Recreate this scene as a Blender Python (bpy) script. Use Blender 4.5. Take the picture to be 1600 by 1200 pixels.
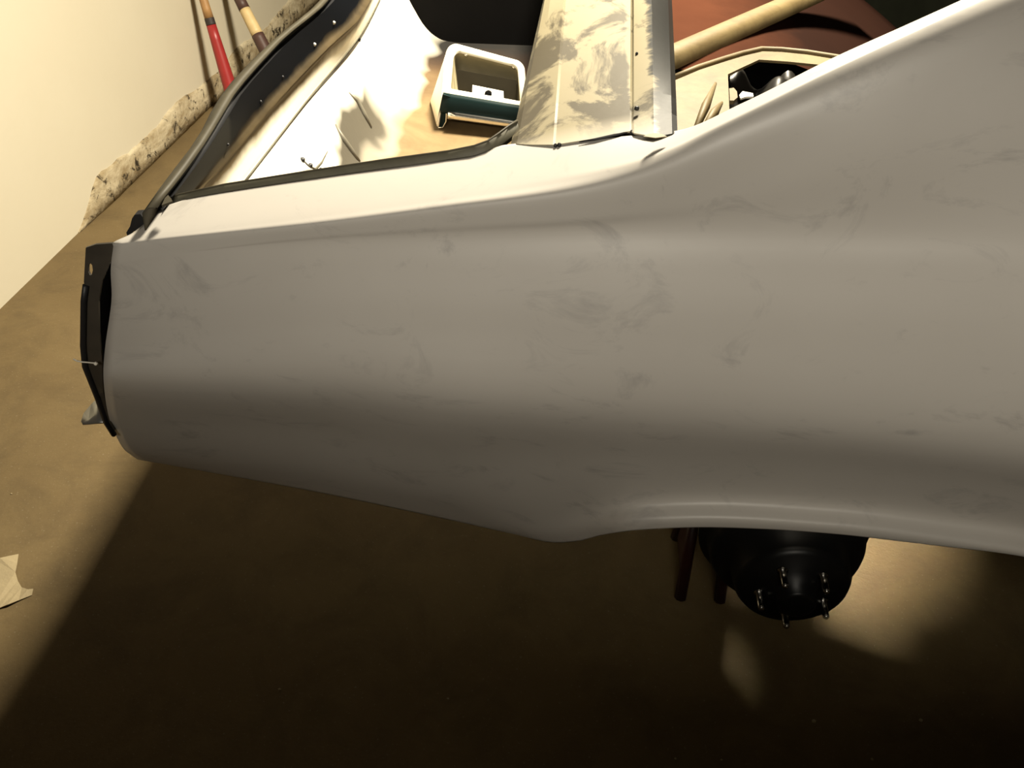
import bpy, bmesh, math, random
from mathutils import Vector, Matrix
random.seed(7)
scn = bpy.context.scene
COL = scn.collection
for o in list(bpy.data.objects): bpy.data.objects.remove(o)

# ------------------------------------------------------------------ camera
P = math.radians(40); A = math.radians(4.8); F = 1400.0; H = 1.7
cR = Vector((math.cos(A), math.sin(A), 0))
cU = Vector((-math.sin(A)*math.sin(P), math.cos(A)*math.sin(P), math.cos(P)))
cW = Vector((-math.sin(A)*math.cos(P), math.cos(A)*math.cos(P), -math.sin(P)))
cam = bpy.data.cameras.new('camera'); camo = bpy.data.objects.new('camera', cam); COL.objects.link(camo)
cam.sensor_width = 36; cam.lens = 36*F/1600; cam.clip_start = 0.01
camo.matrix_world = Matrix(((cR.x, cU.x, -cW.x, 0), (cR.y, cU.y, -cW.y, 0), (cR.z, cU.z, -cW.z, H), (0, 0, 0, 1)))
scn.camera = camo

# ------------------------------------------------------------------ light, world, exposure
w = bpy.data.worlds.new('world'); scn.world = w; w.use_nodes = True
w.node_tree.nodes['Background'].inputs[0].default_value = (1, 0.9, 0.75, 1)
w.node_tree.nodes['Background'].inputs[1].default_value = 0.0
scn.view_settings.view_transform = 'Standard'; scn.view_settings.look = 'None'
scn.view_settings.exposure = 0.0; scn.view_settings.gamma = 1; scn.view_settings.use_curve_mapping = False
def lamp(name, loc, target, sx, sy, power, color):
    l = bpy.data.lights.new(name, 'AREA'); l.shape = 'RECTANGLE'; l.size = sx; l.size_y = sy
    l.energy = power; l.color = color
    o = bpy.data.objects.new(name, l); COL.objects.link(o); o.location = loc
    o.rotation_euler = (Vector(target)-Vector(loc)).to_track_quat('-Z', 'Y').to_euler()
    return o
lamp('ceiling_lamp', (0.22, 2.4, 2.6), (0.22, 2.4, 0), 0.22, 0.5, 238, (1.0, 0.90, 0.70))
o = lamp('work_lamp', (0.71, 4.3, 1.335), (0.66, 1.38, 0.0), 0.12, 0.12, 4.8, (1.0, 0.86, 0.60))
o.data.spread = math.radians(16)
o = lamp('side_fill', (0.28, -1.42, 2.65), (0.32, 0.9, 1.15), 2.2, 0.12, 3.5, (1.0, 0.925, 0.78))  # added fill to brighten the near side panel, stands for no known lamp
o.data.spread = math.radians(30)

# ------------------------------------------------------------------ helpers
def at(px, py, y=None, z=None):
    """point in the scene seen at a photo position, at a known distance (y) or height (z)"""
    d = cR*((px-800)/F) + cU*((600-py)/F) + cW
    t = y/d.y if y is not None else (z-H)/d.z
    return Vector((d.x*t, d.y*t, H+d.z*t))
def lerp(keys, x):
    """smooth monotone (pchip) interpolation through (x, v) keys, linear outside"""
    n = len(keys)
    if n == 1: return keys[0][1]
    if x <= keys[0][0]:
        (a, u), (b, v) = keys[0], keys[1]; return u + (v-u)*(x-a)/(b-a)
    if x >= keys[-1][0]:
        (a, u), (b, v) = keys[-2], keys[-1]; return v + (v-u)*(x-b)/(b-a)
    h = [keys[i+1][0]-keys[i][0] for i in range(n-1)]
    s = [(keys[i+1][1]-keys[i][1])/h[i] for i in range(n-1)]
    def slope(i):
        if i == 0: return s[0]
        if i == n-1: return s[-1]
        if s[i-1]*s[i] <= 0: return 0
        w1 = 2*h[i]+h[i-1]; w2 = h[i]+2*h[i-1]
        return (w1+w2)/(w1/s[i-1]+w2/s[i])
    for i in range(n-1):
        if keys[i][0] <= x <= keys[i+1][0]: break
    t = (x-keys[i][0])/h[i]; m0, m1 = slope(i)*h[i], slope(i+1)*h[i]
    return ((2*t**3-3*t*t+1)*keys[i][1] + (t**3-2*t*t+t)*m0 + (-2*t**3+3*t*t)*keys[i+1][1] + (t**3-t*t)*m1)
def catmull(p, t):
    """p list of Vectors, t in [0, n-1]"""
    n = len(p); i = min(int(t), n-2); f = t-i
    a, b, c, d = p[max(i-1, 0)], p[i], p[i+1], p[min(i+2, n-1)]
    return 0.5*((2*b) + (c-a)*f + (2*a-5*b+4*c-d)*f*f + (3*b-a-3*c+d)*f**3)

def link(name, verts, faces, mat, parent=None, smooth=True, loc=None):
    me = bpy.data.meshes.new(name); me.from_pydata([tuple(v) for v in verts], [], faces)
    bm = bmesh.new(); bm.from_mesh(me); bmesh.ops.recalc_face_normals(bm, faces=bm.faces); bm.to_mesh(me); bm.free()
    if smooth:
        for f in me.polygons: f.use_smooth = True
    me.update()
    o = bpy.data.objects.new(name, me); COL.objects.link(o)
    if mat: me.materials.append(mat)
    if parent is not None:
        o.parent = parent
        if parent.type == 'EMPTY': o.location = -parent.location
    return o
def solid(o, t, offset=-1):
    m = o.modifiers.new('thickness', 'SOLIDIFY'); m.thickness = t; m.offset = offset; return o
def bevel(o, wd, seg=2, angle=0.6):
    m = o.modifiers.new('bevel', 'BEVEL'); m.width = wd; m.segments = seg; m.limit_method = 'ANGLE'; m.angle_limit = angle; return o
def grid(rows):
    n = len(rows[0]); v = [p for r in rows for p in r]
    f = [(i*n+j, i*n+j+1, (i+1)*n+j+1, (i+1)*n+j) for i in range(len(rows)-1) for j in range(n-1)]
    return v, f
class MB:
    def __init__(s): s.v = []; s.f = []
    def add(s, v, f):
        k = len(s.v); s.v += [Vector(p) for p in v]; s.f += [tuple(i+k for i in q) for q in f]; return s
    def box(s, x0, x1, y0, y1, z0, z1):
        v = [(x, y, z) for x in (x0, x1) for y in (y0, y1) for z in (z0, z1)]
        return s.add(v, [(0, 1, 3, 2), (4, 6, 7, 5), (0, 4, 5, 1), (2, 3, 7, 6), (0, 2, 6, 4), (1, 5, 7, 3)])
    def hexa(s, b, t):
        """bottom quad and top quad (same order)"""
        return s.add(list(b)+list(t), [(3, 2, 1, 0), (4, 5, 6, 7)] + [(i, (i+1) % 4, 4+(i+1) % 4, 4+i) for i in range(4)])
    def lathe(s, base, axis, prof, n=32, cap=True):
        """prof: list of (distance along axis, radius)"""
        axis = Vector(axis).normalized(); u = axis.orthogonal().normalized(); q = axis.cross(u); base = Vector(base)
        v = [base + axis*d + (u*math.cos(2*math.pi*k/n)+q*math.sin(2*math.pi*k/n))*r for d, r in prof for k in range(n)]
        f = [(i*n+k, i*n+(k+1) % n, (i+1)*n+(k+1) % n, (i+1)*n+k) for i in range(len(prof)-1) for k in range(n)]
        if cap: f += [tuple(range(n)), tuple(range((len(prof)-1)*n, len(prof)*n))]
        return s.add(v, f)
    def tube(s, pts, r, n=10):
        pts = [Vector(p) for p in pts]; v = []; rr = r if isinstance(r, (list, tuple)) else [r]*len(pts)
        t0 = (pts[1]-pts[0]).normalized(); u = t0.orthogonal().normalized()
        for i, p in enumerate(pts):
            t = (pts[min(i+1, len(pts)-1)]-pts[max(i-1, 0)]).normalized()
            u = (u - t*u.dot(t)).normalized(); q = t.cross(u)
            v += [p+(u*math.cos(2*math.pi*k/n)+q*math.sin(2*math.pi*k/n))*rr[i] for k in range(n)]
        m = len(pts)
        f = [(i*n+k, i*n+(k+1) % n, (i+1)*n+(k+1) % n, (i+1)*n+k) for i in range(m-1) for k in range(n)]
        return s.add(v, f+[tuple(range(n)), tuple(range((m-1)*n, m*n))])
    def build(s, name, mat, parent=None, smooth=True): return link(name, s.v, s.f, mat, parent, smooth)
def plate(name, outline, holes, mat, parent, thick, smooth=False):
    """flat or gently bent sheet with holes; outline and holes are lists of 3D points"""
    bm = bmesh.new(); edges = []
    for loop in [outline]+holes:
        vs = [bm.verts.new(p) for p in loop]
        edges += [bm.edges.new((vs[i], vs[(i+1) % len(vs)])) for i in range(len(vs))]
    bmesh.ops.triangle_fill(bm, use_beauty=True, use_dissolve=False, edges=edges)
    me = bpy.data.meshes.new(name); bm.to_mesh(me); bm.free()
    v = [p.co.copy() for p in me.vertices]; f = [tuple(q.vertices) for q in me.polygons]
    o = link(name, v, f, mat, parent, smooth); solid(o, thick, 0); return o
def thing(name, label, cat, loc, group=None):
    o = bpy.data.objects.new(name, None); COL.objects.link(o); o.location = loc
    o['label'] = label; o['category'] = cat
    if group: o['group'] = group
    return o
def tag(o, label, cat, group=None):
    o['label'] = label; o['category'] = cat
    if group: o['group'] = group
    return o
def struct(o): o['kind'] = 'structure'; return o

# ------------------------------------------------------------------ materials
class NT:
    def __init__(s, name):
        s.m = bpy.data.materials.new(name); s.m.use_nodes = True; s.t = s.m.node_tree
        s.b = s.t.nodes['Principled BSDF']; s.co = s.t.nodes.new('ShaderNodeTexCoord').outputs['Object']
    def n(s, kind, **kw):
        q = s.t.nodes.new(kind)
        for k, v in kw.items():
            if k.startswith('i_'): 
                key = k[2:]; key = int(key) if key.isdigit() else key
                if hasattr(v, 'is_linked') or isinstance(v, bpy.types.NodeSocket): s.t.links.new(v, q.inputs[key])
                else: q.inputs[key].default_value = v
            else: setattr(q, k, v)
        return q
    def l(s, a, b): s.t.links.new(a, b)
    def scaled(s, sc):
        q = s.n('ShaderNodeMapping'); s.l(s.co, q.inputs[0]); q.inputs['Scale'].default_value = sc; return q.outputs[0]
    def noise(s, scale, detail=4, rough=0.6, dist=0.0, vec=None):
        q = s.n('ShaderNodeTexNoise'); s.l(vec or s.co, q.inputs['Vector'])
        q.inputs['Scale'].default_value = scale; q.inputs['Detail'].default_value = detail
        q.inputs['Roughness'].default_value = rough; q.inputs['Distortion'].default_value = dist
        return q.outputs['Fac']
    def ramp(s, fac, stops):
        q = s.n('ShaderNodeValToRGB'); e = q.color_ramp.elements
        while len(e) < len(stops): e.new(0.5)
        for k, (p, c) in enumerate(stops):
            e[k].position = p; e[k].color = (c, c, c, 1) if isinstance(c, (int, float)) else (*c, 1)
        s.l(fac, q.inputs[0]); return q.outputs[0]
    def mix(s, fac, a, b, mode='MIX'):
        q = s.n('ShaderNodeMix', data_type='RGBA', blend_type=mode)
        for i, v in ((0, fac), (6, a), (7, b)):
            if isinstance(v, bpy.types.NodeSocket): s.l(v, q.inputs[i])
            elif i == 0: q.inputs[0].default_value = v
            else: q.inputs[i].default_value = (*v, 1)
        return q.outputs[2]
    def math(s, op, a, b):
        q = s.n('ShaderNodeMath', operation=op)
        for i, v in ((0, a), (1, b)):
            if isinstance(v, bpy.types.NodeSocket): s.l(v, q.inputs[i])
            else: q.inputs[i].default_value = v
        return q.outputs[0]
    def xyz(s): 
        q = s.n('ShaderNodeSeparateXYZ'); s.l(s.co, q.inputs[0]); return q.outputs
    def color(s, c):
        if isinstance(c, bpy.types.NodeSocket): s.l(c, s.b.inputs['Base Color'])
        else: s.b.inputs['Base Color'].default_value = (*c, 1)
    def bump(s, h, strength=0.3, dist=0.01):
        q = s.n('ShaderNodeBump'); q.inputs['Strength'].default_value = strength; q.inputs['Distance'].default_value = dist
        s.l(h, q.inputs['Height']); s.l(q.outputs[0], s.b.inputs['Normal'])
    def done(s, rough=0.6, metal=0.0, spec=0.5):
        if isinstance(rough, bpy.types.NodeSocket): s.l(rough, s.b.inputs['Roughness'])
        else: s.b.inputs['Roughness'].default_value = rough
        s.b.inputs['Metallic'].default_value = metal; s.b.inputs['Specular IOR Level'].default_value = spec
        return s.m
def simple(name, c, rough=0.6, metal=0.0, var=0.25, scale=14, spec=0.5, bump=0.0):
    m = NT(name); nz = m.noise(scale, 5)
    m.color(m.mix(nz, tuple(x*(1-var) for x in c), tuple(min(1, x*(1+var)) for x in c)))
    if bump: m.bump(m.noise(scale*8, 3), bump, 0.004)
    return m.done(rough, metal, spec)

def m_primer():
    m = NT('sanded_primer')
    base = m.mix(m.noise(3.2, 4, 0.55), (0.40, 0.375, 0.345), (0.48, 0.455, 0.42))
    smear = m.ramp(m.noise(7, 6, 0.7, 1.2, m.scaled((1, 1, 1.6))), [(0.0, 0), (0.56, 0), (0.74, 1)])
    c = m.mix(m.math('MULTIPLY', smear, 0.50), base, (0.20, 0.19, 0.19))
    fine = m.ramp(m.noise(60, 3, 0.8, 0.5, m.scaled((0.6, 1, 1.2))), [(0.0, 0), (0.62, 0), (0.75, 1)])
    c = m.mix(m.math('MULTIPLY', fine, 0.10), c, (0.25, 0.24, 0.23))
    m.color(c); m.bump(m.noise(45, 2), 0.03, 0.003)
    return m.done(0.42, 0.0, 0.45)
def m_tulip():
    m = NT('scuffed_bare_steel')
    x, y, z = m.xyz()
    n1 = m.noise(9, 6, 0.65, 0.8, m.scaled((1.2, 0.8, 1)))
    near = m.ramp(x, [(0.0, 0.25), (0.02, 0.35), (0.052, 0.9), (0.058, 0.15), (0.11, 0.2)])
    low = m.ramp(m.math('SUBTRACT', y, 0.9), [(0.13, 0.0), (0.19, 1.0), (0.36, 0.85), (0.60, 0.2)])
    f = m.ramp(m.math('ADD', n1, m.math('MULTIPLY', m.math('MULTIPLY', near, low), 0.24)), [(0.52, 0), (0.60, 1)])
    c = m.mix(f, (0.22, 0.19, 0.12), (0.065, 0.054, 0.034))
    c = m.mix(m.ramp(m.math('SUBTRACT', y, 0.9), [(0.09, 1), (0.155, 0)]), c, (0.45, 0.41, 0.33))
    jag = m.math('ADD', x, m.math('MULTIPLY', m.math('SUBTRACT', m.noise(28, 4, 0.7, 0, m.scaled((0.5, 1, 1))), 0.5), 0.05))
    c = m.mix(m.ramp(jag, [(0.082, 0), (0.088, 1)]), c, (0.009, 0.009, 0.0085))
    m.color(c); m.bump(m.noise(30, 4), 0.08, 0.004)
    return m.done(0.52, 0.0, 0.3)
def m_floor():
    m = NT('stained_concrete')
    a = m.mix(m.noise(2.2, 6, 0.62, 0.6), (0.105, 0.070, 0.030), (0.20, 0.145, 0.068))
    blot = m.ramp(m.noise(5.5, 6, 0.7, 0.4), [(0.45, 0), (0.72, 1)])
    c = m.mix(m.math('MULTIPLY', blot, 0.55), a, (0.075, 0.052, 0.026))
    spk = m.ramp(m.noise(170, 2, 0.5), [(0.66, 0), (0.72, 1)])
    c = m.mix(m.math('MULTIPLY', spk, 0.35), c, (0.30, 0.25, 0.17))
    m.color(c); m.bump(m.noise(90, 4), 0.25, 0.004)
    return m.done(0.75, 0, 0.3)
def m_wall():
    m = NT('cream_painted_wall')
    c = m.mix(m.noise(1.7, 5, 0.6), (0.74, 0.655, 0.47), (0.82, 0.74, 0.56))
    m.color(c); m.bump(m.noise(40, 4), 0.12, 0.004)
    return m.done(0.7, 0, 0.3)
def m_curb():
    m = NT('mouldy_concrete_curb')
    n1 = m.noise(9, 6, 0.72, 0.4, m.scaled((1, 0.6, 1.4)))
    c = m.mix(m.ramp(n1, [(0.38, 0), (0.62, 1)]), (0.60, 0.52, 0.36), (0.30, 0.23, 0.13))
    k = m.ramp(m.noise(17, 6, 0.75, 0.6), [(0.54, 0), (0.62, 1)])
    m.color(m.mix(k, c, (0.035, 0.026, 0.016))); m.bump(m.noise(35, 5), 0.5, 0.012)
    return m.done(0.9, 0, 0.2)
def m_tail():
    m = NT('tail_panel_paint')
    at_ = m.n('ShaderNodeAttribute'); at_.attribute_name = 'row'
    x, y, z = m.xyz()
    wob = m.math('MULTIPLY', m.math('SUBTRACT', m.noise(9, 4), 0.5), 0.22)
    v = m.math('ADD', at_.outputs['Fac'], wob)
    grey = m.ramp(m.math('SUBTRACT', y, 0.8), [(0.505, 1), (0.52, 0)])
    top = m.mix(grey, (0.002, 0.0026, 0.004), (0.018, 0.018, 0.0165))
    c = m.mix(m.ramp(v, [(0.34, 0), (0.56, 1)]), top, (0.115, 0.085, 0.045))
    c = m.mix(m.ramp(v, [(0.62, 0), (0.80, 1)]), c, (0.85, 0.80, 0.66))
    m.color(c); return m.done(0.7, 0.0, 0.06)
def m_pan():
    m = NT('trunk_floor_spray_and_shade')
    x, y, z = m.xyz()
    n1 = m.noise(5, 2, 0.5, 0.3)
    edge = m.math('ADD', x, m.math('MULTIPLY', m.math('SUBTRACT', n1, 0.5), 0.16))
    steel = m.ramp(m.math('ADD', edge, 0.7), [(0.175, 0), (0.195, 1), (0.24, 1), (0.275, 0)])
    f = m.ramp(m.math('ADD', edge, 0.7), [(0.215, 0), (0.285, 1)])
    tan = m.mix(m.ramp(m.noise(4.5, 6, 0.7, 1.0), [(0.35, 0), (0.7, 1)]), (0.20, 0.14, 0.065), (0.12, 0.072, 0.028))
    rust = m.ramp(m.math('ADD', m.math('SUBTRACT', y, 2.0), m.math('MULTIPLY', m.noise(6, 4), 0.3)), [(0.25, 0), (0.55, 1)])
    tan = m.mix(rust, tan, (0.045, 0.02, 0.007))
    tan = m.mix(m.ramp(m.math('ADD', m.math('SUBTRACT', y, 2.0), m.math('MULTIPLY', m.noise(4, 3), 0.2)), [(0.42, 0), (0.62, 1)]), tan, (0.004, 0.003, 0.002))  # far end blackened: shade from the far side put into the colour
    c = m.mix(f, (0.86, 0.81, 0.68), tan)
    yy = m.ramp(m.math('SUBTRACT', m.math('ADD', y, m.math('MULTIPLY', n1, 0.15)), 1.2), [(0.80, 1), (0.92, 0)])
    c = m.mix(m.math('MULTIPLY', steel, yy), c, (0.075, 0.066, 0.048))
    m.color(c); m.bump(m.noise(22, 4), 0.15, 0.006)
    return m.done(0.6, 0, 0.4)
def m_cream():
    m = NT('faded_cream_paint')
    c = m.mix(m.ramp(m.noise(12, 6, 0.7, 0.6), [(0.4, 0), (0.7, 1)]), (0.145, 0.105, 0.042), (0.09, 0.060, 0.022))
    m.color(c); m.bump(m.noise(25, 4), 0.15, 0.005); return m.done(0.6, 0, 0.4)
def m_oxide():
    m = NT('red_oxide_paint')
    c = m.mix(m.noise(8, 6, 0.7), (0.042, 0.013, 0.006), (0.062, 0.021, 0.010))
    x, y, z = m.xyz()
    front_shade = m.ramp(m.math('ADD', x, m.math('MULTIPLY', m.noise(5, 5, 0.7), 0.2)), [(0.30, 0), (0.50, 1)])  # interior shade put into the colour, darker towards the front
    c = m.mix(m.math('MULTIPLY', front_shade, 0.85), c, (0.005, 0.0025, 0.002))
    m.color(c); return m.done(0.85, 0, 0.03)

PRIMER = m_primer(); TULIP = m_tulip(); FLOOR = m_floor(); WALL = m_wall(); CURB = m_curb(); TAIL = m_tail(); PAN = m_pan()
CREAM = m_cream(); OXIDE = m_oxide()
BLACK = simple('black_underbody', (0.0018, 0.0016, 0.0016), 0.8, 0, 0.4, spec=0.06)
DARKM = simple('dark_bare_bracket', (0.06, 0.052, 0.042), 0.45, 0.3, 0.5, 20)
DRUM = simple('black_drum_paint', (0.004, 0.004, 0.004), 0.35, 0, 0.3, spec=0.15)
RUBBER = simple('black_rubber', (0.012, 0.012, 0.014), 0.5)
SEALG = simple('grey_green_flange', (0.10, 0.092, 0.062), 0.6, 0, 0.35, 30)
LIPM = simple('worn_lip_paint', (0.055, 0.048, 0.032), 0.55, 0.0, 0.5, 18, spec=0.2)
CHROME = simple('dull_chrome', (0.75, 0.74, 0.70), 0.18, 1.0, 0.1)
STEEL = simple('aged_steel', (0.42, 0.42, 0.40), 0.35, 0.8, 0.3, 25)
BEZ = simple('ivory_bezel_paint', (0.80, 0.74, 0.60), 0.4, 0, 0.06)
BEZIN = simple('bezel_inner_metal', (0.24, 0.205, 0.12), 0.6, 0.0, 0.3, 20)
TEAL = simple('dark_teal_paint', (0.004, 0.014, 0.014), 0.5, 0, 0.3, spec=0.12)
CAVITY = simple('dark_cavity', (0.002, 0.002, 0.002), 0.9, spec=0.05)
PLASTIC = simple('crumpled_black_plastic', (0.014, 0.0125, 0.010), 0.42, 0, 0.5, spec=0.25)
GREEN = simple('dark_green_trim', (0.008, 0.009, 0.005), 0.8, 0, 0.5, 30, spec=0.1)
RED = simple('red_bat_paint', (0.30, 0.022, 0.022), 0.4, 0, 0.2)
WOOD = simple('worn_wood', (0.36, 0.20, 0.08), 0.5, 0, 0.3, 30)
TAPE = simple('black_grip_tape', (0.03, 0.022, 0.02), 0.6)
BROWN = simple('dark_brown_band', (0.075, 0.038, 0.03), 0.5, 0, 0.3, 30)
TANW = simple('pale_tan_wood', (0.66, 0.50, 0.25), 0.5, 0, 0.2, 30)
JACKRED = simple('dirty_red_jack_paint', (0.02, 0.002, 0.0015), 0.45, 0, 0.3)
PAPER = simple('old_masking_paper', (0.36, 0.29, 0.17), 0.8, 0, 0.2, 20, bump=0.2)
WHITE = simple('white_bits', (0.8, 0.76, 0.66), 0.6)
CEIL = simple('dark_ceiling_boards', (0.10, 0.08, 0.06), 0.8)
DIMW = simple('dark_room_boards', (0.09, 0.08, 0.06), 0.8)
FRONTW = simple('dark_front_boards', (0.10, 0.085, 0.06), 0.8)

# ------------------------------------------------------------------ room
def m_wallmix():
    # cream paint on the lower wall, unseen upper and near parts darkened to cut bounce
    m = NT('cream_wall_darkened')
    x, y, z = m.xyz()
    c = m.mix(m.noise(1.7, 5, 0.6), (0.64, 0.58, 0.44), (0.71, 0.655, 0.52))
    up = m.ramp(m.math('MULTIPLY', z, 0.25), [(0.300, 0), (0.302, 1)])
    nr = m.ramp(m.math('MULTIPLY', y, 0.1), [(0.168, 1), (0.170, 0)])
    c = m.mix(m.math('MAXIMUM', up, nr), c, (0.045, 0.033, 0.023))
    m.color(c); m.bump(m.noise(40, 4), 0.12, 0.004)
    return m.done(0.7, 0, 0.3)
WALLMIX = m_wallmix()
fl = MB().box(-2.4, 5.2, -2.2, 6.4, -0.12, 0.0).build('floor', FLOOR, smooth=False); struct(fl)
# the wall beyond the tail: slightly skewed to the car, drywall standing on a concrete curb
def wallx(y): return -1.90 + (y-1.9)*0.072
w0, w1 = -2.2, 6.4
MBw = MB().hexa([(wallx(w0)-0.15, w0, 0.0), (wallx(w0), w0, 0.0), (wallx(w1), w1, 0.0), (wallx(w1)-0.15, w1, 0.0)],
                [(wallx(w0)-0.15, w0, 2.75), (wallx(w0), w0, 2.75), (wallx(w1), w1, 2.75), (wallx(w1)-0.15, w1, 2.75)])
struct(MBw.build('wall_left', WALLMIX, smooth=False))
struct(MB().box(-2.4, 5.2, 6.4, 6.55, 0, 2.75).build('wall_back', DIMW, smooth=False))
struct(MB().box(5.2, 5.35, -2.2, 6.4, 0, 2.75).build('wall_right', DIMW, smooth=False))
struct(MB().box(-2.4, 5.2, -2.35, -2.2, 0, 2.75).build('wall_front', FRONTW, smooth=False))
struct(MB().box(-2.4, 5.2, -2.2, 6.4, 2.75, 2.87).build('ceiling', CEIL, smooth=False))
# curb: rough raised strip with a broken upper edge, visible beyond the plaster
rows = []
ny = 90
for k in range(ny+1):
    y = 2.75 + (6.4-2.75)*k/ny
    hh = 0.115 + 0.012*math.sin(y*9)+random.uniform(-0.006, 0.006)
    if y < 2.95: hh *= max(0.03, (y-2.75)/0.2)
    dx = 0.010*min(1, (y-2.75)/0.25)+random.uniform(-0.0015, 0.0015)
    X = wallx(y)
    rows.append([Vector((X-0.02, y, 0.0)), Vector((X+dx+0.006, y, 0.0)), Vector((X+dx+0.004+random.uniform(-.003, .003), y, hh*0.4)), Vector((X+dx, y, hh*0.9)), Vector((X+dx-0.006, y, hh)), Vector((X-0.02, y, hh+0.004))])
v, f = grid(rows); cb = link('baseboard_left', v, f, CURB, None, True); struct(cb)

# ------------------------------------------------------------------ the car
YC = 1.83
car = thing('car', 'partly stripped car body in grey sanded primer with open trunk, standing raised in the garage', 'car', Vector((0.35, YC, 0)))

# --- quarter panel: feature lines traced along the body, each at its own lateral depth
K = []
def row(px, py, y=None, z=None): K.append((px, py, y, z))
# (start px), py keys, depth keys
row(246, [(246,326),(300,309),(350,300),(500,277),(600,263),(700,249),(740,243),(790,226),(862,221),(985,212),(1058,204),(1160,161),(1300,91),(1420,37),(1530,-13),(1700,-95),(1950,-215)],
    z=[(246,1.102),(500,1.156),(700,1.190),(900,1.232),(1058,1.262),(1160,1.298),(1300,1.345),(1530,1.403),(1950,1.51)])
row(178, [(178,378),(250,368),(300,362),(400,350),(500,338),(600,325),(700,311),(800,297),(900,279),(1000,254),(1060,231),(1100,211),(1200,162),(1300,112),(1420,55),(1530,4),(1700,-72),(1950,-190)],
    y=[(178,0.97),(500,0.95),(700,0.945),(900,0.94),(1058,0.932),(1300,0.953),(1530,0.985),(1950,1.062)])
row(177, [(177,386),(300,371),(500,349),(700,324),(900,300),(1000,280),(1100,246),(1200,203),(1300,156),(1420,104),(1530,58),(1950,-110)],
    y=[(177,0.963),(500,0.938),(700,0.931),(900,0.924),(1058,0.919),(1300,0.934),(1530,0.958),(1950,1.02)])
row(174, [(174,408),(500,368),(700,352),(900,340),(1000,328),(1100,312),(1300,262),(1530,215),(1950,120)],
    y=[(174,0.958),(500,0.936),(700,0.927),(1000,0.918),(1300,0.914),(1530,0.922),(1950,0.955)])
row(173, [(173,428),(300,398),(500,380),(700,371),(1000,358),(1300,350),(1600,352),(1950,365)],
    y=[(173,0.956),(500,0.936),(700,0.927),(1000,0.919),(1300,0.909),(1600,0.905),(1950,0.905)])
row(174, [(174,472),(300,438),(500,420),(700,420),(1000,418),(1300,418),(1600,424),(1950,440)],
    y=[(174,0.950),(500,0.925),(700,0.912),(1000,0.901),(1300,0.892),(1600,0.887),(1950,0.887)])
row(164, [(164,545),(500,500),(700,510),(1000,520),(1300,528),(1600,540),(1950,560)],
    y=[(164,0.938),(500,0.904),(700,0.887),(1000,0.874),(1300,0.866),(1600,0.862),(1950,0.862)])
row(162, [(162,597),(500,607),(700,628),(1000,645),(1300,668),(1600,700),(1950,735)],
    y=[(162,0.928),(500,0.888),(700,0.868),(1000,0.853),(1300,0.846),(1600,0.843),(1950,0.843)])
row(171, [(171,655),(500,680),(700,712),(1000,722),(1300,737),(1600,772),(1950,830)],
    y=[(171,0.998),(500,0.990),(700,0.970),(1000,0.910),(1300,0.902),(1600,0.896),(1950,0.896)])
row(190, [(190,697),(500,735),(700,775),(860,800),(940,788),(1000,779),(1100,775),(1300,785),(1500,809),(1600,825),(1760,870),(1950,990)],
    y=[(190,1.055),(500,1.07),(700,1.055),(860,1.0),(1000,0.938),(1300,0.930),(1600,0.924),(1950,0.924)])
row(205, [(205,711),(500,757),(700,798),(860,834),(940,822),(1000,812),(1100,809),(1300,820),(1500,845),(1600,860),(1760,909),(1950,1045)],
    y=[(205,1.09),(500,1.12),(700,1.105),(860,1.025),(1000,0.914),(1300,0.906),(1600,0.900),(1950,0.900)])
row(215, [(215,718),(300,733),(500,770),(700,812),(800,834),(870,848),(905,845),(940,836),(1000,828),(1100,824),(1200,827),(1300,834),(1450,851),(1600,870),(1760,920),(1950,1060)],
    y=[(215,1.12),(500,1.16),(700,1.14),(860,1.045),(1000,0.913),(1300,0.905),(1600,0.899),(1950,0.899)])
NC = 120; END = 1950; SUB = 5
lines = []
for px0k, pyk, yk, zk in [(k[0], k[1], k[2], k[3]) for k in K]:
    L = []
    for c in range(NC+1):
        t = c/NC; px = px0k + (END-px0k)*t; py = lerp(pyk, px)
        L.append(at(px, py, y=lerp(yk, px)) if yk else at(px, py, z=lerp(zk, px)))
    lines.append(L)
grows = []
for c in range(NC+1):
    ctrl = [L[c] for L in lines]
    a, b = ctrl[0], ctrl[1]; kx = math.exp(-c/2.5)
    ctrl[1:1] = [a.lerp(b, 0.35)+Vector((0.008*kx, 0, 0.001)), a.lerp(b, 0.75)+Vector((0.010*kx, 0, 0.001))]
    colp = [catmull(ctrl, k/SUB) for k in range((len(ctrl)-1)*SUB+1)]
    e = colp[-1]
    colp += [e+Vector((0, 0.008, -0.002)), e+Vector((0, 0.03, 0.004)), e+Vector((0, 0.05, 0.012))]
    grows.append(colp)
v, f = grid(grows)
q1 = link('quarter_panel', v, f, PRIMER, car)
solid(q1, 0.0025, -1)
v2 = [Vector((p.x, 2*YC-p.y, p.z)) for p in v]
q2 = link('quarter_panel', v2, f, PRIMER, car)
edge_top = [L for L in lines[0]]; edge_bot = lines[-1]
# black inner skin so that no light leaks between the panel and the trunk
for sgn in (1, -1):
    def my(y): return y if sgn == 1 else 2*YC-y
    ib = MB()
    n0 = 8
    for c in range(0, NC-4, 4):
        a, b = edge_top[c], edge_top[c+4]
        if b.x > 0.0: break
        ib.add([(a.x, my(a.y+0.012), a.z-0.012), (b.x, my(b.y+0.012), b.z-0.012), (b.x, my(1.09), 0.79), (a.x, my(1.09), 0.79)], [(0, 1, 2, 3)])
    ib.build('inner_side_panel', BLACK, car)

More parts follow.
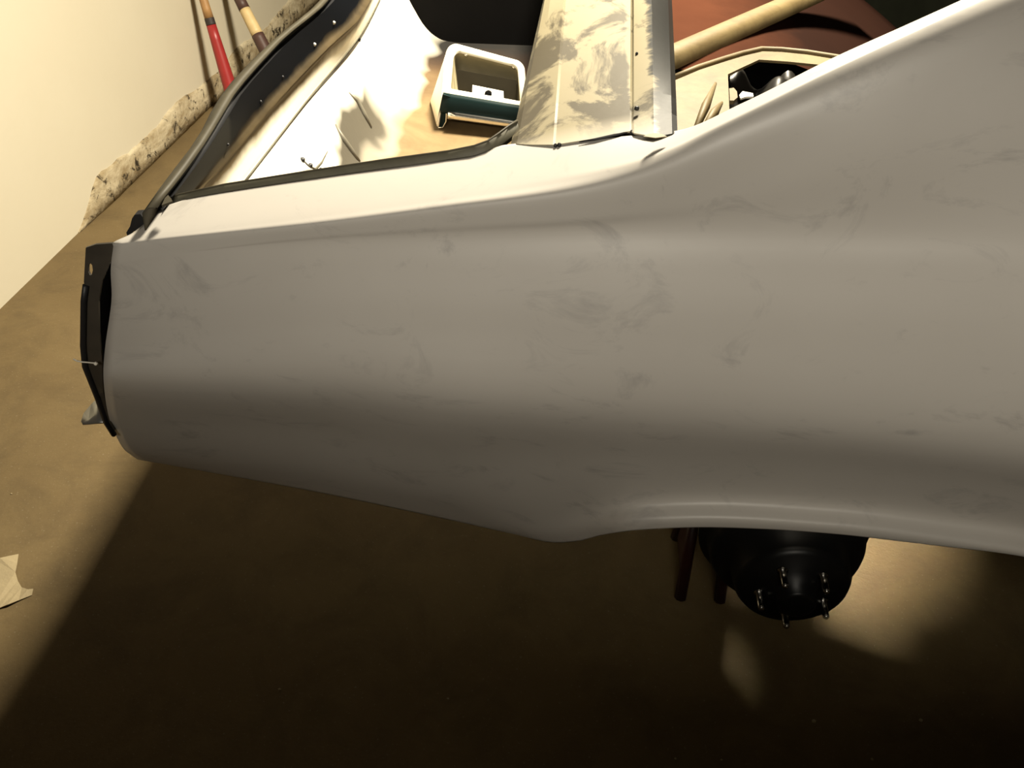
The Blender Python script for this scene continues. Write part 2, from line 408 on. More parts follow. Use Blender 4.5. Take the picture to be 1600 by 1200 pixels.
# --- weatherstrip flange standing along the trunk opening
fb = [(258,317),(275,312),(300,308.5),(350,299),(500,276.5),(600,262.5),(700,248.5),(740,242.5),(762,235),(780,224),(798,210),(812,199)]
ft = [(262,313),(278,306),(300,301),(350,290),(500,266.5),(600,251.5),(700,238),(740,230),(762,222),(778,211),(794,199),(808,190)]
def zdeck(px): return lerp(K[0][3], px)
fr = [[], [], [], []]
for (a, b), (c, d) in zip(fb, ft):
    p = at(a, b, z=zdeck(a)+0.001); q = at(c, d, y=p.y+0.004)
    fr[0].append(p+Vector((0, 0, -0.004))); fr[1].append(q); fr[2].append(q+Vector((0, 0.0045, 0.0))); fr[3].append(p+Vector((0, 0.006, -0.012)))
v, f = grid(fr+[fr[0]])
link('weatherstrip_flange', v, f, SEALG, car)
# pale top edge of that flange
MB().tube([p+Vector((0, 0.002, 0.0005)) for p in fr[1]], 0.0016, 6).build('flange_edge', LIPM, car)

# --- tail: lip, gutter and inner slope, from the near corner to the far side
def tline(pts, z, yend=2.62, n=26):
    w_ = [at(a, b, z=z) for a, b in pts]; ks = sorted((p.y, p.x) for p in w_)
    last = ks[-1]
    if last[0] < 2.2: ks.append((2.62, ks[-1][1]*0.5+ks[0][1]*0.5))
    elif last[0] < yend: ks.append((2.62, last[1]))
    y0 = ks[0][0]
    return [Vector((lerp(ks, y0+(yend-y0)*k/n), y0+(yend-y0)*k/n, z)) for k in range(n+1)]
T0 = tline([(222,333),(262,277),(300,228),(337,162),(354,137),(422,67),(500,0)], 1.125)
T1 = tline([(243,324),(283,274),(316,228),(352,169),(370,140),(434,68),(512,0)], 1.128)
T2 = tline([(247,325),(287,275),(320,229),(356,170),(374,141),(438,69),(516,0)], 1.108)
T3 = tline([(259,320),(293,278),(327,229),(363,171),(381,142),(446,70),(523,0)], 1.116)
T4 = tline([(305,300),(332,270),(412,178),(512,73),(557,31)], 1.045)
T5 = tline([(380,285),(475,162),(565,50)], 0.982)
dn = Vector((0, 0, -1))
lipr = [[p+Vector((-0.004, 0, -0.03)) for p in T0], T0, [ (a+b)/2+Vector((0,0,0.004)) for a, b in zip(T0, T1)], T1, T2]
v, f = grid(lipr); solid(link('tail_lip', v, f, LIPM, car), 0.002)
v, f = grid([T2, [(a+b)/2+Vector((0, 0, -0.006)) for a, b in zip(T2, T3)], T3]); link('gutter', v, f, RUBBER, car)
rws = []; att = []
for k in range(17):
    t = k/16
    r = []
    for a, b, c in zip(T3, T4, T5):
        u = t*2
        if u <= 1: p = a.lerp(b, u)
        else: p = b.lerp(c, u-1)
        # ridge of the pressed panel
        p = p + Vector((0.010*math.exp(-((t-0.5)/0.05)**2), 0, 0.006*math.exp(-((t-0.5)/0.05)**2)))
        r.append(p); att.append(t)
    rws.append(r)
v, f = grid(rws); tp = link('inner_tail_panel', v, f, TAIL, car)
ca = tp.data.attributes.new('row', 'FLOAT', 'POINT')
for i, t in enumerate(att): ca.data[i].value = t
# outer tail skin
outer = [[p+Vector((-0.004, 0, -0.03)) for p in T0], [p+Vector((-0.05, 0, -0.12)) for p in T0], [p+Vector((-0.07, 0, -0.25)) for p in T0], [p+Vector((-0.03, 0, -0.38)) for p in T0], [p+Vector((0.03, 0, -0.42)) for p in T0]]
outer = [[Vector((p.x, p.y+sh_*(1-(p.y-0.95)/1.7), p.z)) for p in r_] for r_, sh_ in zip(outer, (0.0, 0.02, 0.06, 0.13, 0.17))]
v, f = grid(outer); link('tail_panel', v, f, DARKM, car)

# --- trunk floor: upper shelf, ribbed step, lower pan
prof = [(-0.64, 0.979), (-0.60, 0.979), (-0.565, 0.978), (-0.545, 0.970), (-0.525, 0.945), (-0.495, 0.890), (-0.468, 0.845), (-0.440, 0.818), (-0.41, 0.804), (-0.35, 0.799), (0.20, 0.797)]
def floorz(x): return lerp(prof, max(-0.63, min(0.19, x)))
def onfloor(px, py, up=0.0):
    z = 0.99
    for k in range(220):
        p = at(px, py, z=z)
        if z <= floorz(p.x)+0.0005: break
        z -= 0.001
    return p+Vector((0, 0, up))
fx = [-0.64+0.012*k for k in range(24)]+[-0.34, -0.2, -0.05, 0.20]
rws = []
for k in range(41):
    y = 1.02+(2.64-1.02)*k/40
    rws.append([Vector((x, y, floorz(x))) for x in fx])
v, f = grid(rws); link('trunk_floor', v, f, PAN, car)
GROOVE = simple('bare_steel_patch', (0.16, 0.145, 0.11), 0.5, 0.3, 0.3, 20)
# seam between tail panel and floor, pressed ribs, bolt holes
MB().tube([p+Vector((0.003, 0, 0.002)) for p in T5], 0.0018, 6).build('floor_seam', SEALG, car)
for pts in (((545, 145), (557, 157), (568, 178), (580, 200)), ((524, 195), (537, 219), (550, 238), (562, 253))):
    MB().tube([onfloor(a, b, 0.001) for a, b in pts], [0.002, 0.0065, 0.0065, 0.003], 8).build('floor_rib', GROOVE, car)
for a, b in ((560, 62), (472, 249), (500, 265), (484, 258)):
    p = onfloor(a, b); MB().lathe(p+Vector((0, 0, -0.003)), (0.2, 0, 1), [(0, 0.005), (0.005, 0.005), (0.006, 0.003)], 10).build('bolt_hole', RUBBER, car)
def topix(p):
    q = p-Vector((0, 0, H)); d = q.dot(cW); return 800+F*q.dot(cR)/d, 600-F*q.dot(cU)/d
tailpts = [v.co.copy() for v in tp.data.vertices]
def ontail(px, py): return min(tailpts, key=lambda p: (topix(p)[0]-px)**2+(topix(p)[1]-py)**2)
for a, b in ((447, 116), (402, 167), (355, 225)):
    MB().lathe(ontail(a, b), (1, 0, 0.6), [(-0.002, 0.0028), (0.002, 0.0028), (0.003, 0.001)], 8).build('bolt_hole', RUBBER, car)
for a, b in ((526, 34), (490, 71)):
    MB().lathe(ontail(a, b), (1, 0, 0.6), [(-0.002, 0.0035), (0.002, 0.0035), (0.004, 0.001)], 8).build('bolt_head', WHITE, car)
# creased sheet edge and crumbs on the pan
MB().tube([onfloor(a, b, 0.002) for a, b in ((471, 249), (482, 260), (493, 266), (503, 255), (512, 238))], [0.0012, 0.0014, 0.0025, 0.002, 0.001], 6).build('floor_crease', SEALG, car)
# far inner wall of the trunk with its wheel housing
MB().box(-0.62, 0.3, 2.60, 2.64, 0.79, 1.12).build('far_inner_panel', BLACK, car, False)
# trunk bulkhead under the filler panel
MB().box(0.10, 0.115, 1.05, 2.62, 0.80, 1.20).build('seat_bulkhead', BLACK, car, False)

# --- tulip (filler) panel between trunk and rear window
def two(p, q, z):
    a, b = at(*p, z=z), at(*q, z=z); return a, b
TL = [((799,226),(850,0),1.205), ((808,226),(852,0),1.236), ((832,227),(860,0),1.242), ((864,227),(880,0),1.250), ((868,227),(884,0),1.246), ((925,218),(932,0),1.254), ((984,206),(985,0),1.262), ((987,207),(988,0),1.256), ((991,209),(991,0),1.266), ((1008,212),(1005,0),1.272), ((1022,214),(1018,0),1.276), ((1034,213),(1030,0),1.266), ((1050,210),(1043,0),1.250), ((1058,210),(1049,0),1.215)]
rws = []
for p, q, z in TL:
    a, b = two(p, q, z); a = at(*p, z=zdeck(p[0])+(z-1.25)*0.10+0.001); r = []
    for k in range(30):
        y = a.y+(2*YC-2*a.y)*k/29
        tt = min(1.0, (y-a.y)/(b.y-a.y)); tt2 = min(1.0, (2*YC-y-a.y)/(b.y-a.y)); t = min(tt, tt2)
        r.append(Vector((a.x+(b.x-a.x)*t, y, a.z+(b.z-a.z)*t)))
    rws.append(r)
v, f = grid(rws); tl = link('filler_panel', v, f, TULIP, car); solid(tl, 0.002, 0)
es = tl.modifiers.new('creases', 'EDGE_SPLIT'); es.split_angle = math.radians(9)
# dark seam where the filler panel meets the quarter, and its sealer blob
s0 = [at(px, py, z=zdeck(px)+0.002) for px, py in ((905, 221.5), (930, 217.5), (960, 211), (984, 205.5))]
MB().tube(s0, [0.0006, 0.0015, 0.0018, 0.0012], 6).build('panel_seam', RUBBER, car)
for px, py, rr in ((868, 227, 0.0022), (874, 226, 0.0025), (989, 206, 0.004), (995, 84, 0.002), (995, 169, 0.003), (997, 3, 0.0022)):
    p = at(px, py, z=zdeck(px)+0.001 if py > 200 else 1.262); MB().lathe(p+Vector((0, 0, -0.002)), (0, 0, 1), [(0, rr), (0.003, rr), (0.0045, rr*0.4)], 8).build('sealer_spot', RUBBER, car)
# small half-moon opening at the foot of the lip
hm = [at(px, py, z=1.268) for px, py in ((1005, 213.5), (1013, 210), (1024, 208.3), (1034, 210), (1042, 213.5), (1024, 216))]
plate('drain_opening', hm, [], CREAM, car, 0.001)

# --- package tray, brace, side bracket with opening
xz = [(0.10, 1.172), (0.20, 1.170), (0.30, 1.155), (0.40, 1.125), (0.50, 1.080), (0.60, 1.025), (0.70, 0.965), (0.80, 0.90), (0.95, 0.79)]
def trayz(x): return lerp(xz, x)
def ontray(px, py):
    z = 1.18
    for k in range(400):
        p = at(px, py, z=z)
        if z <= trayz(p.x): break
        z -= 0.001
    return p
e0, e1 = ontray(1422, 42), ontray(1390, 0)
def trayx(y): return e0.x+(e1.x-e0.x)*(y-e0.y)/(e1.y-e0.y)
rws = []
for k in range(26):
    u = k/25; r = []
    for q in range(29):
        x0 = 0.10+(0.80-0.10)*q/28
        ys_ = 1.43+0.12*min(1, max(0, (x0-0.16)/0.10))
        y = ys_+(2.6-ys_)*u
        x = 0.10+(trayx(y)-0.10)*q/28
        r.append(Vector((x, y, trayz(x)-0.004)))
    rws.append(r)
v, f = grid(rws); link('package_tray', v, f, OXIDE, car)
b0 = at(1040, 88, z=1.185); b1 = at(1240, 0, z=1.16)
dirb = (b1-b0)
nb = Vector((-dirb.y, dirb.x, 0)).normalized()
br = []
for off, h in ((-0.024, -0.006), (-0.020, 0.012), (-0.008, 0.018), (0.008, 0.018), (0.020, 0.012), (0.026, -0.006)):
    r = []
    for k in range(16):
        p = b0+dirb*(-0.1+1.9*k/15)+nb*off; r.append(Vector((p.x, p.y, (b0.z-0.008)+(b1.z-b0.z)*(-0.1+1.9*k/15)+h)))
    br.append(r)
v, f = grid(br); link('diagonal_brace', v, f, CREAM, car)
zt = 1.176
out = [at(*p, z=zt) for p in ((1020,140),(1056,124),(1090,108),(1130,95),(1160,86),(1190,79),(1220,80),(1260,84),(1310,92),(1400,104),(1400,190),(1250,260),(1100,290),(1000,260))]
hole = [at(*p, z=zt) for p in ((1137,118),(1160,107),(1186,95),(1230,98),(1290,104),(1330,112),(1330,200),(1200,230),(1141,215))]
sb = plate('side_bracket', out, [hole], CREAM, car, 0.004)
cr = [at(px, py, z=zt+0.003) for px, py in ((1052,122),(1090,106),(1130,93),(1160,84),(1190,77),(1220,78),(1260,82),(1310,90),(1380,98))]
MB().tube(cr, 0.005, 8).build('bracket_flange', CREAM, car)
for (a, b), (c, d) in (((1118,130),(1086,205)), ((1128,160),(1100,200))):
    p, q = at(a, b, z=zt+0.003), at(c, d, z=zt+0.003)
    MB().tube([p, p.lerp(q, .5)+Vector((0, 0, .003)), q], [0.002, 0.006, 0.004], 8).build('pressed_crease', CREAM, car)
# cavity with crumpled black plastic and a pale clip
c0 = at(1137, 118, z=zt); c1 = at(1330, 200, z=zt)
MB().box(0.17, 0.48, 1.05, 1.62, 0.90, 0.93).build('side_cavity', CAVITY, car, False)
rws = []
for i in range(15):
    r = []
    for j in range(15):
        px = 1139+(1300-1139)*j/14; py = 110+(225-110)*i/14
        p = at(px, py, z=1.135)
        r.append(p+Vector((0, 0, 0.020*math.sin(j*0.95+0.4*i)+0.014*math.sin(i*1.3-j*0.6)+random.uniform(-.004, .004)-0.03*(i < 2))))
    rws.append(r)
v, f = grid(rws); ps = link('plastic_sheet', v, f, PLASTIC, car); m_ = ps.modifiers.new('smooth', 'SUBSURF'); m_.levels = 1; m_.render_levels = 1
cp = [at(px, py, z=1.165) for px, py in ((1155,150),(1160,144),(1176,147),(1177,152),(1165,152.5),(1157,155))]
plate('pale_clip', cp, [], WHITE, car, 0.003)
cp = [at(px, py, z=1.160) for px, py in ((1139,141),(1146,140),(1151,146),(1152,155),(1146,160),(1140,160))]
plate('tan_clip', cp, [], CREAM, car, 0.006)
# cream front strip, dark trim beyond
pts = [Vector((trayx(y)+0.004, y, trayz(trayx(y))+0.003)) for y in (1.75, 1.85, 1.95, 2.1, 2.25, 2.4, 2.55)]
MB().tube(pts, [0.004, 0.005, 0.006, 0.008, 0.010, 0.010, 0.008], 8).build('tray_edge_strip', CREAM, car)
ysq = [1.2+1.4*k/14 for k in range(15)]
def edge(y, dx, dz): x_ = trayx(y); return Vector((x_+dx, y, trayz(x_)+dz))
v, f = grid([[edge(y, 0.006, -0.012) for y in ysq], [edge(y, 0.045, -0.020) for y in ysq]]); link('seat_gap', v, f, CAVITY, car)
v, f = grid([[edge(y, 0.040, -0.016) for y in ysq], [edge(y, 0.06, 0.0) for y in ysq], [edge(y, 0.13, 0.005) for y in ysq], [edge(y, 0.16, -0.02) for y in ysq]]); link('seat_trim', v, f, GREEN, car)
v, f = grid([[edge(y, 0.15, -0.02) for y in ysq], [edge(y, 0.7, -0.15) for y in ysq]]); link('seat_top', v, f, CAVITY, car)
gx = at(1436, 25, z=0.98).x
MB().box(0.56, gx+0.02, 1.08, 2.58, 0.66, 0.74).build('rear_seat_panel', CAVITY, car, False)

MB().box(0.62, 2.3, 2.60, 2.66, 0.62, 1.20).build('side_trim', GREEN, car, False)
bevel(MB().box(1.22, 2.35, 0.93, 0.99, 0.62, 1.18).build('door_panel', PRIMER, car, False), 0.02)
bevel(MB().box(1.22, 2.35, 2.67, 2.73, 0.62, 1.18).build('door_panel', PRIMER, car, False), 0.02)

# --- end bracket at the tail corner, with bolt hole, wire and bumper iron
yb = 0.985
outl = [(135,386),(150,381),(177,379),(176,402),(170,416),(160,440),(155,470),(156,520),(160,560),(162,610),(168,640),(180,672),(177,678),(166,660),(152,620),(133,572),(130,540),(131,470),(134,446),(132,440)]
hl = [(142,410),(145,413),(146,421),(144.5,428),(141.5,429),(139,424),(139,415)]
ybk = [(380, 0.975), (440, 0.972), (540, 0.965), (600, 0.972), (680, 1.02)]
pr = plate('end_bracket', [at(a, b, y=lerp(ybk, b)) for a, b in outl], [[at(a, b, y=lerp(ybk, b)) for a, b in hl]], DARKM, car, 0.004)
# black cavity behind the bracket edge
cv = [(158,418),(180,405),(185,470),(176,560),(176,640),(160,600),(154,520),(153,470)]
plate('lamp_recess', [at(a, b, y=1.03) for a, b in cv], [], CAVITY, car, 0.003)
# folded outer rim of the bracket
rim = [at(a, b, y=lerp(ybk, b)-0.003) for a, b in ((134,446),(131,470),(130,540),(133,572),(152,620),(166,660),(178,679))]
MB().tube(rim, 0.0045, 8).build('bracket_rim', RUBBER, car)
wr = [at(a, b, y=0.955) for a, b in ((114.5,561),(120,564),(128,565.5),(140,566.5),(150,567.5))]
MB().tube(wr, 0.0012, 6).build('tie_wire', WHITE, car)
MB().lathe(at(150.5, 567.5, y=0.956), (0, -1, 0.3), [(0, 0.0028), (0.003, 0.0026), (0.004, 0.001)], 10).build('wire_end', WHITE, car)
# bumper iron below: pale curved tongue
bi = [[at(a, b, y=1.05) for a, b in ((152,622),(142,632),(131,645),(126,658))], [at(a, b, y=1.03) for a, b in ((156,640),(148,648),(138,655),(127,660))], [at(a, b, y=1.0) for a, b in ((164,659),(150,659.5),(138,660),(128,660.5))]]
v, f = grid(bi); o = link('bumper_bracket', v, f, STEEL, car); solid(o, 0.004); 
# corner rubber, pale clip, thin lip from corner to lip
rb = [(209,338),(213,332),(222,331),(229,340),(233,346),(226,352),(212,358),(203,368),(200,360),(206,350)]
plate('corner_rubber', [at(a, b, y=1.02) for a, b in rb], [], RUBBER, car, 0.012)
MB().tube([at(a, b, y=1.005) for a, b in ((176,381),(190,377),(205,371),(216,364),(223,357))], 0.0022, 8).build('corner_trim', LIPM, car)
pc = [(253,322),(258,311),(263,306),(268,312),(270,316)]
plate('corner_clip', [at(a, b, z=1.135) for a, b in pc], [], LIPM, car, 0.003)

# --- underside: axle, drums, tubs, rails, tank, floor
ax = Vector((0.414, 0, 0.405))
for sgn in (1, -1):
    def mv(y): return y if sgn == 1 else 2*YC-y
    d = Vector((0, -1 if sgn == 1 else 1, 0))
    base = Vector((ax.x, mv(1.17), ax.z))
    # backing plate and drum: the outer face looks towards the side of the car
    dr = MB().lathe(base, d, [(0, 0.150), (0.012, 0.156), (0.026, 0.156), (0.030, 0.143), (0.070, 0.139), (0.082, 0.132), (0.088, 0.106), (0.138, 0.101), (0.152, 0.093), (0.155, 0.052), (0.168, 0.048), (0.171, 0.036), (0.186, 0.034), (0.190, 0.026)], 48).build('brake_drum', DRUM, car)
    for k in range(5):
        a = math.radians(-96+72*k)
        c = base+d*0.153+Vector((math.cos(a)*0.0603, 0, math.sin(a)*0.0603))
        MB().lathe(c, d, [(0, 0.0095), (0.004, 0.0095), (0.005, 0.0062), (0.030, 0.0062), (0.036, 0.0058), (0.039, 0.003)], 14).build('wheel_stud', simple('stud_steel', (0.25, 0.24, 0.22), 0.2, 1.0, 0.1) if 'stud_steel' not in bpy.data.materials else bpy.data.materials['stud_steel'], dr)
    # wheel tub
    tb = []
    for k in range(17):
        a = math.pi*k/16
        tb.append([Vector((ax.x+0.36*math.cos(a), mv(y), 0.67+0.13*math.sin(a)*(1 if j < 3 else 0.98))) for j, y in enumerate((1.0, 1.10, 1.24, 1.27))])
    v, f = grid(tb); link('wheel_tub', v, f, BLACK, car)
    wl = [Vector((ax.x+0.36*math.cos(math.pi*k/16), mv(1.27), 0.67+0.12*math.sin(math.pi*k/16))) for k in range(17)]
    link('tub_wall', wl, [tuple(range(17))], BLACK, car, False)
    # frame rail
    MB().box(-0.6, 2.4, *(sorted((mv(1.30), mv(1.38)))), 0.56, 0.68).build('frame_rail', BLACK, car, False)
    MB().tube([(ax.x, mv(1.36), 0.44), (1.15, mv(1.42), 0.52)], 0.02, 10).build('control_arm', BLACK, car)
    if sgn == -1: MB().lathe((0.58, 2.32, 0.32), (0, 0, 1), [(0, 0.03), (0.02, 0.052), (0.22, 0.052), (0.23, 0.045), (0.38, 0.045)], 16).build('floor_light_blocker', BLACK, car)  # unseen cylinder added to cast the dark gap in the floor light
    # coil spring
    MB().tube([(ax.x-0.06+0.05*math.cos(t*0.6), mv(1.34)+0.05*math.sin(t*0.6), 0.43+0.0022*t) for t in range(70)], 0.007, 6).build('coil_spring', BLACK, car)
MB().lathe((ax.x, 1.17, ax.z), (0, 1, 0), [(0, 0.038), (0.45, 0.038), (0.56, 0.07), (0.61, 0.10), (0.71, 0.10), (0.76, 0.07), (0.87, 0.038), (1.32, 0.038)], 20).build('rear_axle', BLACK, car)
MB().box(-0.56, 0.06, 1.13, 2.53, 0.74, 0.79).build('underfloor', BLACK, car, False)
MB().box(-0.45, 0.0, 1.45, 2.2, 0.55, 0.74).build('fuel_tank', BLACK, car, False)
MB().box(0.74, 2.4, 0.98, 2.68, 0.60, 0.64).build('floor_pan', BLACK, car, False)
MB().box(0.06, 0.76, 1.26, 2.40, 0.76, 0.80).build('rear_floor_pan', BLACK, car, False)

# ------------------------------------------------------------------ jack stand under the axle
def jack_stand(label, jx, jy, h, wx):
    js = thing('jack_stand', label, 'jack stand', Vector((jx, jy, 0)))
    for sx in (-1, 1):
        for sy in (-1, 1):
            MB().tube([(jx+sx*wx, jy+sy*0.09, 0.0), (jx+sx*0.035, jy+sy*0.028, h-0.10)], [0.014, 0.012], 8).build('leg', JACKRED, js)
        MB().hexa([(jx+sx*wx, jy-0.08, 0.02), (jx+sx*wx, jy+0.08, 0.02), (jx+sx*(wx-0.006), jy+0.08, 0.02), (jx+sx*(wx-0.006), jy-0.08, 0.02)],
                  [(jx+sx*0.04, jy-0.03, h-0.12), (jx+sx*0.04, jy+0.03, h-0.12), (jx+sx*0.034, jy+0.03, h-0.12), (jx+sx*0.034, jy-0.03, h-0.12)]).build('side_plate', JACKRED, js, False)
    MB().box(jx-0.04, jx+0.04, jy-0.035, jy+0.035, h-0.12, h-0.07).build('collar', JACKRED, js, False)
    MB().lathe((jx, jy, h-0.14), (0, 0, 1), [(0, 0.016), (0.125, 0.016), (0.130, 0.03), (0.14, 0.03)], 16).build('post', STEEL, js)
jack_stand('red jack stand in the dark just behind the brake drum', 0.325, 1.38, 0.364, 0.045)

# ------------------------------------------------------------------ lamp bezel lying in the trunk
zf = 0.806
bz = thing('lamp_bezel', 'ivory tail lamp bezel with dark teal lower edge lying in the open trunk', 'lamp bezel', at(760, 180, z=zf))
BL = at(693, 145, y=2.005); BR = at(823, 167, y=1.975); TR = at(816, 97, y=2.085); TLc = at(701, 66, y=2.115)
nrm = (BR-BL).cross(TLc-BL).normalized()
ex = (BR-BL).normalized(); ey = (TLc-BL)
def rim_pt(u, v_):   # bilinear on the rim
    return BL.lerp(BR, u).lerp(TLc.lerp(TR, u), v_)
def ring(ins, rad, n=6):
    """rounded ring in rim coordinates, ins inset fraction"""
    pts = []
    W_, H_ = 0.2, 0.12
    iu, iv = ins/W_, ins/H_
    for (cu, cv_, a0, r_) in ((iu, iv, 180, rad*0.35), (1-iu, iv, 270, rad*0.35), (1-iu, 1-iv, 0, rad), (iu, 1-iv, 90, rad*1.5)):
        sx = 1 if cu < .5 else -1; sy = 1 if cv_ < .5 else -1
        for k in range(n+1):
            a = math.radians(a0+90*k/n)
            u = cu+sx*r_/W_+r_/W_*math.cos(a); v_ = cv_+sy*r_/H_+r_/H_*math.sin(a)
            pts.append(rim_pt(u, v_))
    return pts
R0 = ring(0.0, 0.018); R1 = ring(0.012, 0.014); R1b = [p-nrm*0.006 for p in ring(0.015, 0.013)]; R2 = [p-nrm*0.055 for p in ring(0.020, 0.010)]
R00 = [p-nrm*0.004 for p in ring(-0.003, 0.019)]
def rings(name, rs, mat, par, close=False):
    n = len(rs[0]); v = [p for r in rs for p in r]; f = [(i*n+k, i*n+(k+1) % n, (i+1)*n+(k+1) % n, (i+1)*n+k) for i in range(len(rs)-1) for k in range(n)]
    if close: f.append(tuple(range((len(rs)-1)*n, len(rs)*n)))
    return link(name, v, f, mat, par)
rings('rim', [R00, R0, R1, R1b], BEZ, bz)
rings('inner_well', [R1b, R2], BEZIN, bz, True)
# outer side walls down to the floor (left, right, rear)
FLf = at(684, 199, z=zf+0.001); BLb = at(671, 150, z=zf+0.001); BRb = FLf+(BLb-FLf)+(BR-BL)*1.05; FRf = FLf+(BR-BL)*1.0; FRf.z = zf+0.001; BRb.z = zf+0.001
def wallgrid(a, b, c, d, name, mat):
    """a-b top edge, d-c bottom edge"""
    rws = [[a.lerp(b, t/6).lerp(d.lerp(c, t/6), s/5) for t in range(7)] for s in range(6)]
    v, f = grid(rws); o = link(name, v, f, mat, bz); solid(o, 0.004, 0); return o
def base_pt(u, v_): return FLf.lerp(FRf, u).lerp(BLb.lerp(BRb, u), v_)
def ringuv(ins, rad, n=6):
    iu, iv = ins/0.2, ins/0.12; o_ = []
    for (cu, cv_, a0, r_) in ((iu, iv, 180, rad*0.35), (1-iu, iv, 270, rad*0.35), (1-iu, 1-iv, 0, rad), (iu, 1-iv, 90, rad*1.5)):
        sx = 1 if cu < .5 else -1; sy = 1 if cv_ < .5 else -1
        for k in range(n+1):
            a = math.radians(a0+90*k/n); o_.append((cu+(sx*r_+r_*math.cos(a))/0.2, cv_+(sy*r_+r_*math.sin(a))/0.12))
    return o_
uv = ringuv(0.0, 0.018); NB = len(uv)
lv = []
for s_ in range(6):
    for (u, v_), top in zip(uv, R00): lv.append(top.lerp(base_pt(u, v_), s_/5))
def seg(a, b): return [(s_*NB+k % NB, s_*NB+(k+1) % NB, (s_+1)*NB+(k+1) % NB, (s_+1)*NB+k % NB) for s_ in range(5) for k in range(a, b)]
for nm_, a, b in (('side_wall', 24, 31), ('rear_wall', 17, 24), ('side_wall', 10, 17)):
    fs = seg(a, b); used = sorted(set(i_ for q_ in fs for i_ in q_)); mp = {i_: k for k, i_ in enumerate(used)}
    o = link(nm_, [lv[i_] for i_ in used], [tuple(mp[i_] for i_ in q_) for q_ in fs], BEZ, bz); solid(o, 0.003, 0)
def wallgrid(*a): pass
# lower front wall in dark teal, chrome channel edge, rounded foot
dnv = (FLf-BL)
fw = []
for s, yo in ((0, 0), (0.1, -0.004), (0.35, -0.004), (0.5, -0.002), (0.58, 0.004)):
    fw.append([BL.lerp(BR, t/10)+dnv*s*(1-0.12*t/10)+Vector((0, yo, 0)) for t in range(11)])
v, f = grid(fw); o = link('front_wall', v, f, TEAL, bz); solid(o, 0.004, 0)
ch = []
for s, yo in ((0.45, -0.008), (0.5, -0.012), (0.58, -0.010), (0.66, -0.008), (0.7, 0.0)):
    ch.append([BL.lerp(BR, 0.10+0.9*t/10)+dnv*s*(1-0.12*t/10)+Vector((0, yo, 0)) for t in range(11)])
v, f = grid(ch); o = link('chrome_channel', v, f, CHROME, bz); solid(o, 0.002, 0)
ft_ = [at(a, b, y=2.0) for a, b in ((692,146),(704,150),(702,166),(698,175),(697,190),(692,199),(685,199),(683,190))]
plate('foot', ft_, [], TEAL, bz, 0.010)
ft2 = [at(a, b, y=1.965) for a, b in ((812,170),(823,168),(821,188),(815,200),(808,197),(812,188))]
plate('foot', ft2, [], TEAL, bz, 0.008)
MB().tube([at(a, b, y=1.993) for a, b in ((703,166),(698,175),(697,190),(692,199),(685,200))], 0.0018, 8).build('foot_edge', CHROME, bz)
# reflector shelf across the well, socket plate, socket hole, two screws
sh = [rim_pt(0.12, 0.56)-nrm*0.012, rim_pt(0.90, 0.62)-nrm*0.012, rim_pt(0.88, 0.24)-nrm*0.050, rim_pt(0.14, 0.18)-nrm*0.050]
o = link('reflector_shelf', sh, [(0, 1, 2, 3)], simple('shelf_paint', (0.035, 0.03, 0.02), 0.7, spec=0.1), bz, False); solid(o, 0.002, 0)
spq = [rim_pt(u, v_)-nrm*0.022 for u, v_ in ((0.33, 0.12), (0.72, 0.12), (0.72, 0.36), (0.33, 0.36))]
o = link('socket_plate', spq, [(0, 1, 2, 3)], BEZ, bz, False); solid(o, 0.002, 0)
hc = rim_pt(0.53, 0.235)-nrm*0.021
MB().lathe(hc, nrm, [(0, 0.0085), (0.003, 0.0085), (0.0031, 0.002)], 18).build('socket_hole', CAVITY, bz)
for u, v_ in ((0.24, 0.90), (0.885, 0.90)):
    MB().lathe(rim_pt(u, v_)-nrm*0.012, nrm, [(0, 0.006), (0.004, 0.006), (0.007, 0.003)], 12).build('screw', CHROME, bz)

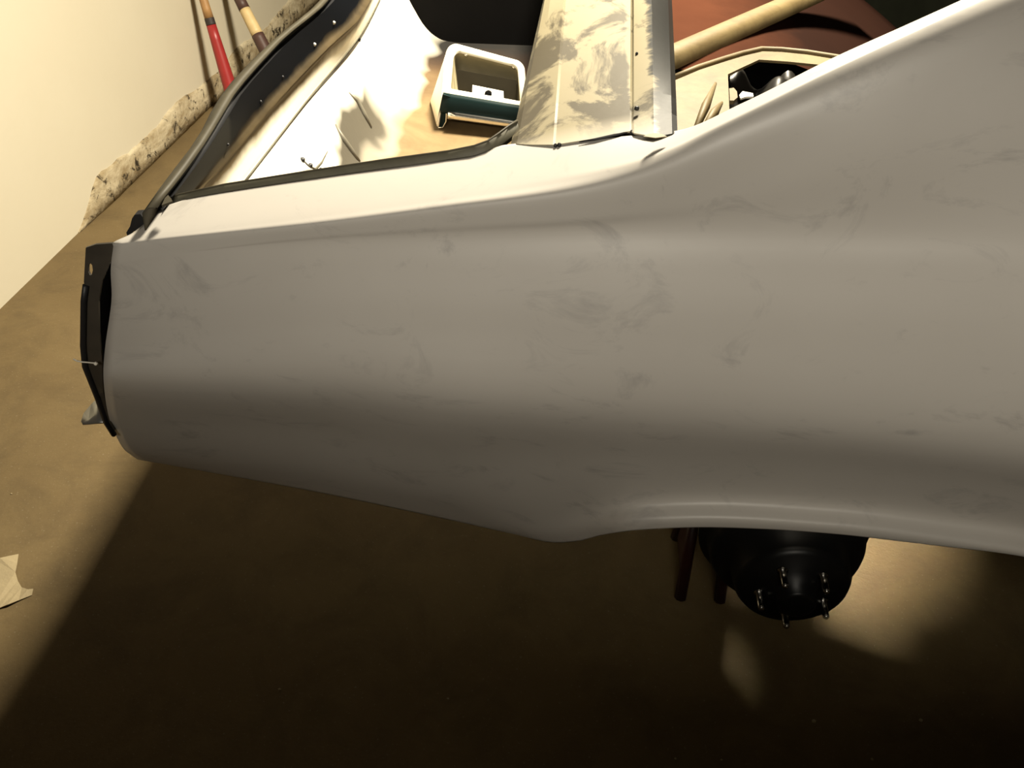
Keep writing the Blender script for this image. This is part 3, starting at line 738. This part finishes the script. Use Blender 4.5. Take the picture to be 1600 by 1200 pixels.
# ------------------------------------------------------------------ two bats leaning in the corner by the wall
def bat(name, label, low, high, bands):
    low, high = Vector(low), Vector(high)
    r = thing(name, label, 'bat', low); d = high-low; L = d.length; d.normalize()
    for nm, a, b, ra, rb_, mat in bands:
        pts = [(L*(a+(b-a)*k/6), ra+(rb_-ra)*k/6) for k in range(7)]
        MB().lathe(low, d, [(pts[0][0], pts[0][1]*0.85)]+pts+[(pts[-1][0], pts[-1][1]*0.85)], 20).build(nm, mat, r)
    return r
def onwall(px, py, off):
    d = cR*((px-800)/F) + cU*((600-py)/F) + cW
    t = (-1.90-1.9*0.072+off)/(d.x-0.072*d.y)
    return Vector((d.x*t, d.y*t, H+d.z*t))
hi = onwall(300, -60, 0.05); lo = at(372, 178, z=0.02)
bat('bat', 'red bat with wooden handle and black tape ring leaning on the cream wall', lo, hi,
    [('barrel', 0.0, 0.60, 0.034, 0.021, RED), ('tape_ring', 0.60, 0.645, 0.0215, 0.021, TAPE), ('handle', 0.645, 1.0, 0.020, 0.015, WOOD)])
hi = onwall(352, -45, 0.05); lo = at(452, 152, z=0.03)
bat('bat', 'brown and cream banded bat leaning beside the red bat', lo, hi,
    [('barrel', 0.0, 0.34, 0.031, 0.030, TANW), ('dark_band', 0.34, 0.50, 0.0305, 0.029, BROWN), ('pale_band', 0.50, 0.70, 0.028, 0.0255, TANW), ('dark_band', 0.70, 1.0, 0.0265, 0.021, BROWN)])

# ------------------------------------------------------------------ litter on the floor
pp = [(-12,872),(0,872),(14,869),(29,866),(27,880),(24,894),(28,908),(34,918),(44,921),(52,920),(50,930),(30,938),(12,945),(0,950),(-14,956)]
pv = [at(a, b, z=0.004+0.003*math.sin(i*1.7)) for i, (a, b) in enumerate(pp)]
tag(plate('paper_scrap', pv, [], PAPER, None, 0.002), 'torn pale paper scrap on the floor at the shadow edge', 'paper')
bits = [(437,1078,0.004),(1271,1128,0.006),(1362,1187,0.004),(1438,1126,0.005),(18,772,0.003),(700,1092,0.003),(1127,1188,0.003),(1055,1186,0.003)]
nm_ = ['tiny pale chip on the dark floor below the tail', 'pale pebble on the dark floor in front of the brake drum', 'small pale chip at the bottom edge of the floor, right side', 'flat pale chip on the floor right of the pebble',
       'tiny pale crumb on the lit floor above the paper scrap', 'tiny crumb on the dark floor below the middle of the body', 'tiny crumb at the bottom edge of the floor below the drum', 'tiny crumb at the bottom edge of the floor left of the other crumb']
for (a, b, r_), lab in zip(bits, nm_):
    p = at(a, b, z=0.0)
    bm = bmesh.new(); bmesh.ops.create_icosphere(bm, subdivisions=2, radius=r_*0.6)
    for vv in bm.verts: vv.co = Vector((vv.co.x*1.3, vv.co.y, vv.co.z*0.6))*(1+random.uniform(-.25, .25)) + Vector((0, 0, r_*0.55))
    me = bpy.data.meshes.new('floor_chip'); bm.to_mesh(me); bm.free(); me.materials.append(PAPER)
    o = bpy.data.objects.new('floor_chip', me); COL.objects.link(o); o.location = p
    tag(o, lab, 'debris')
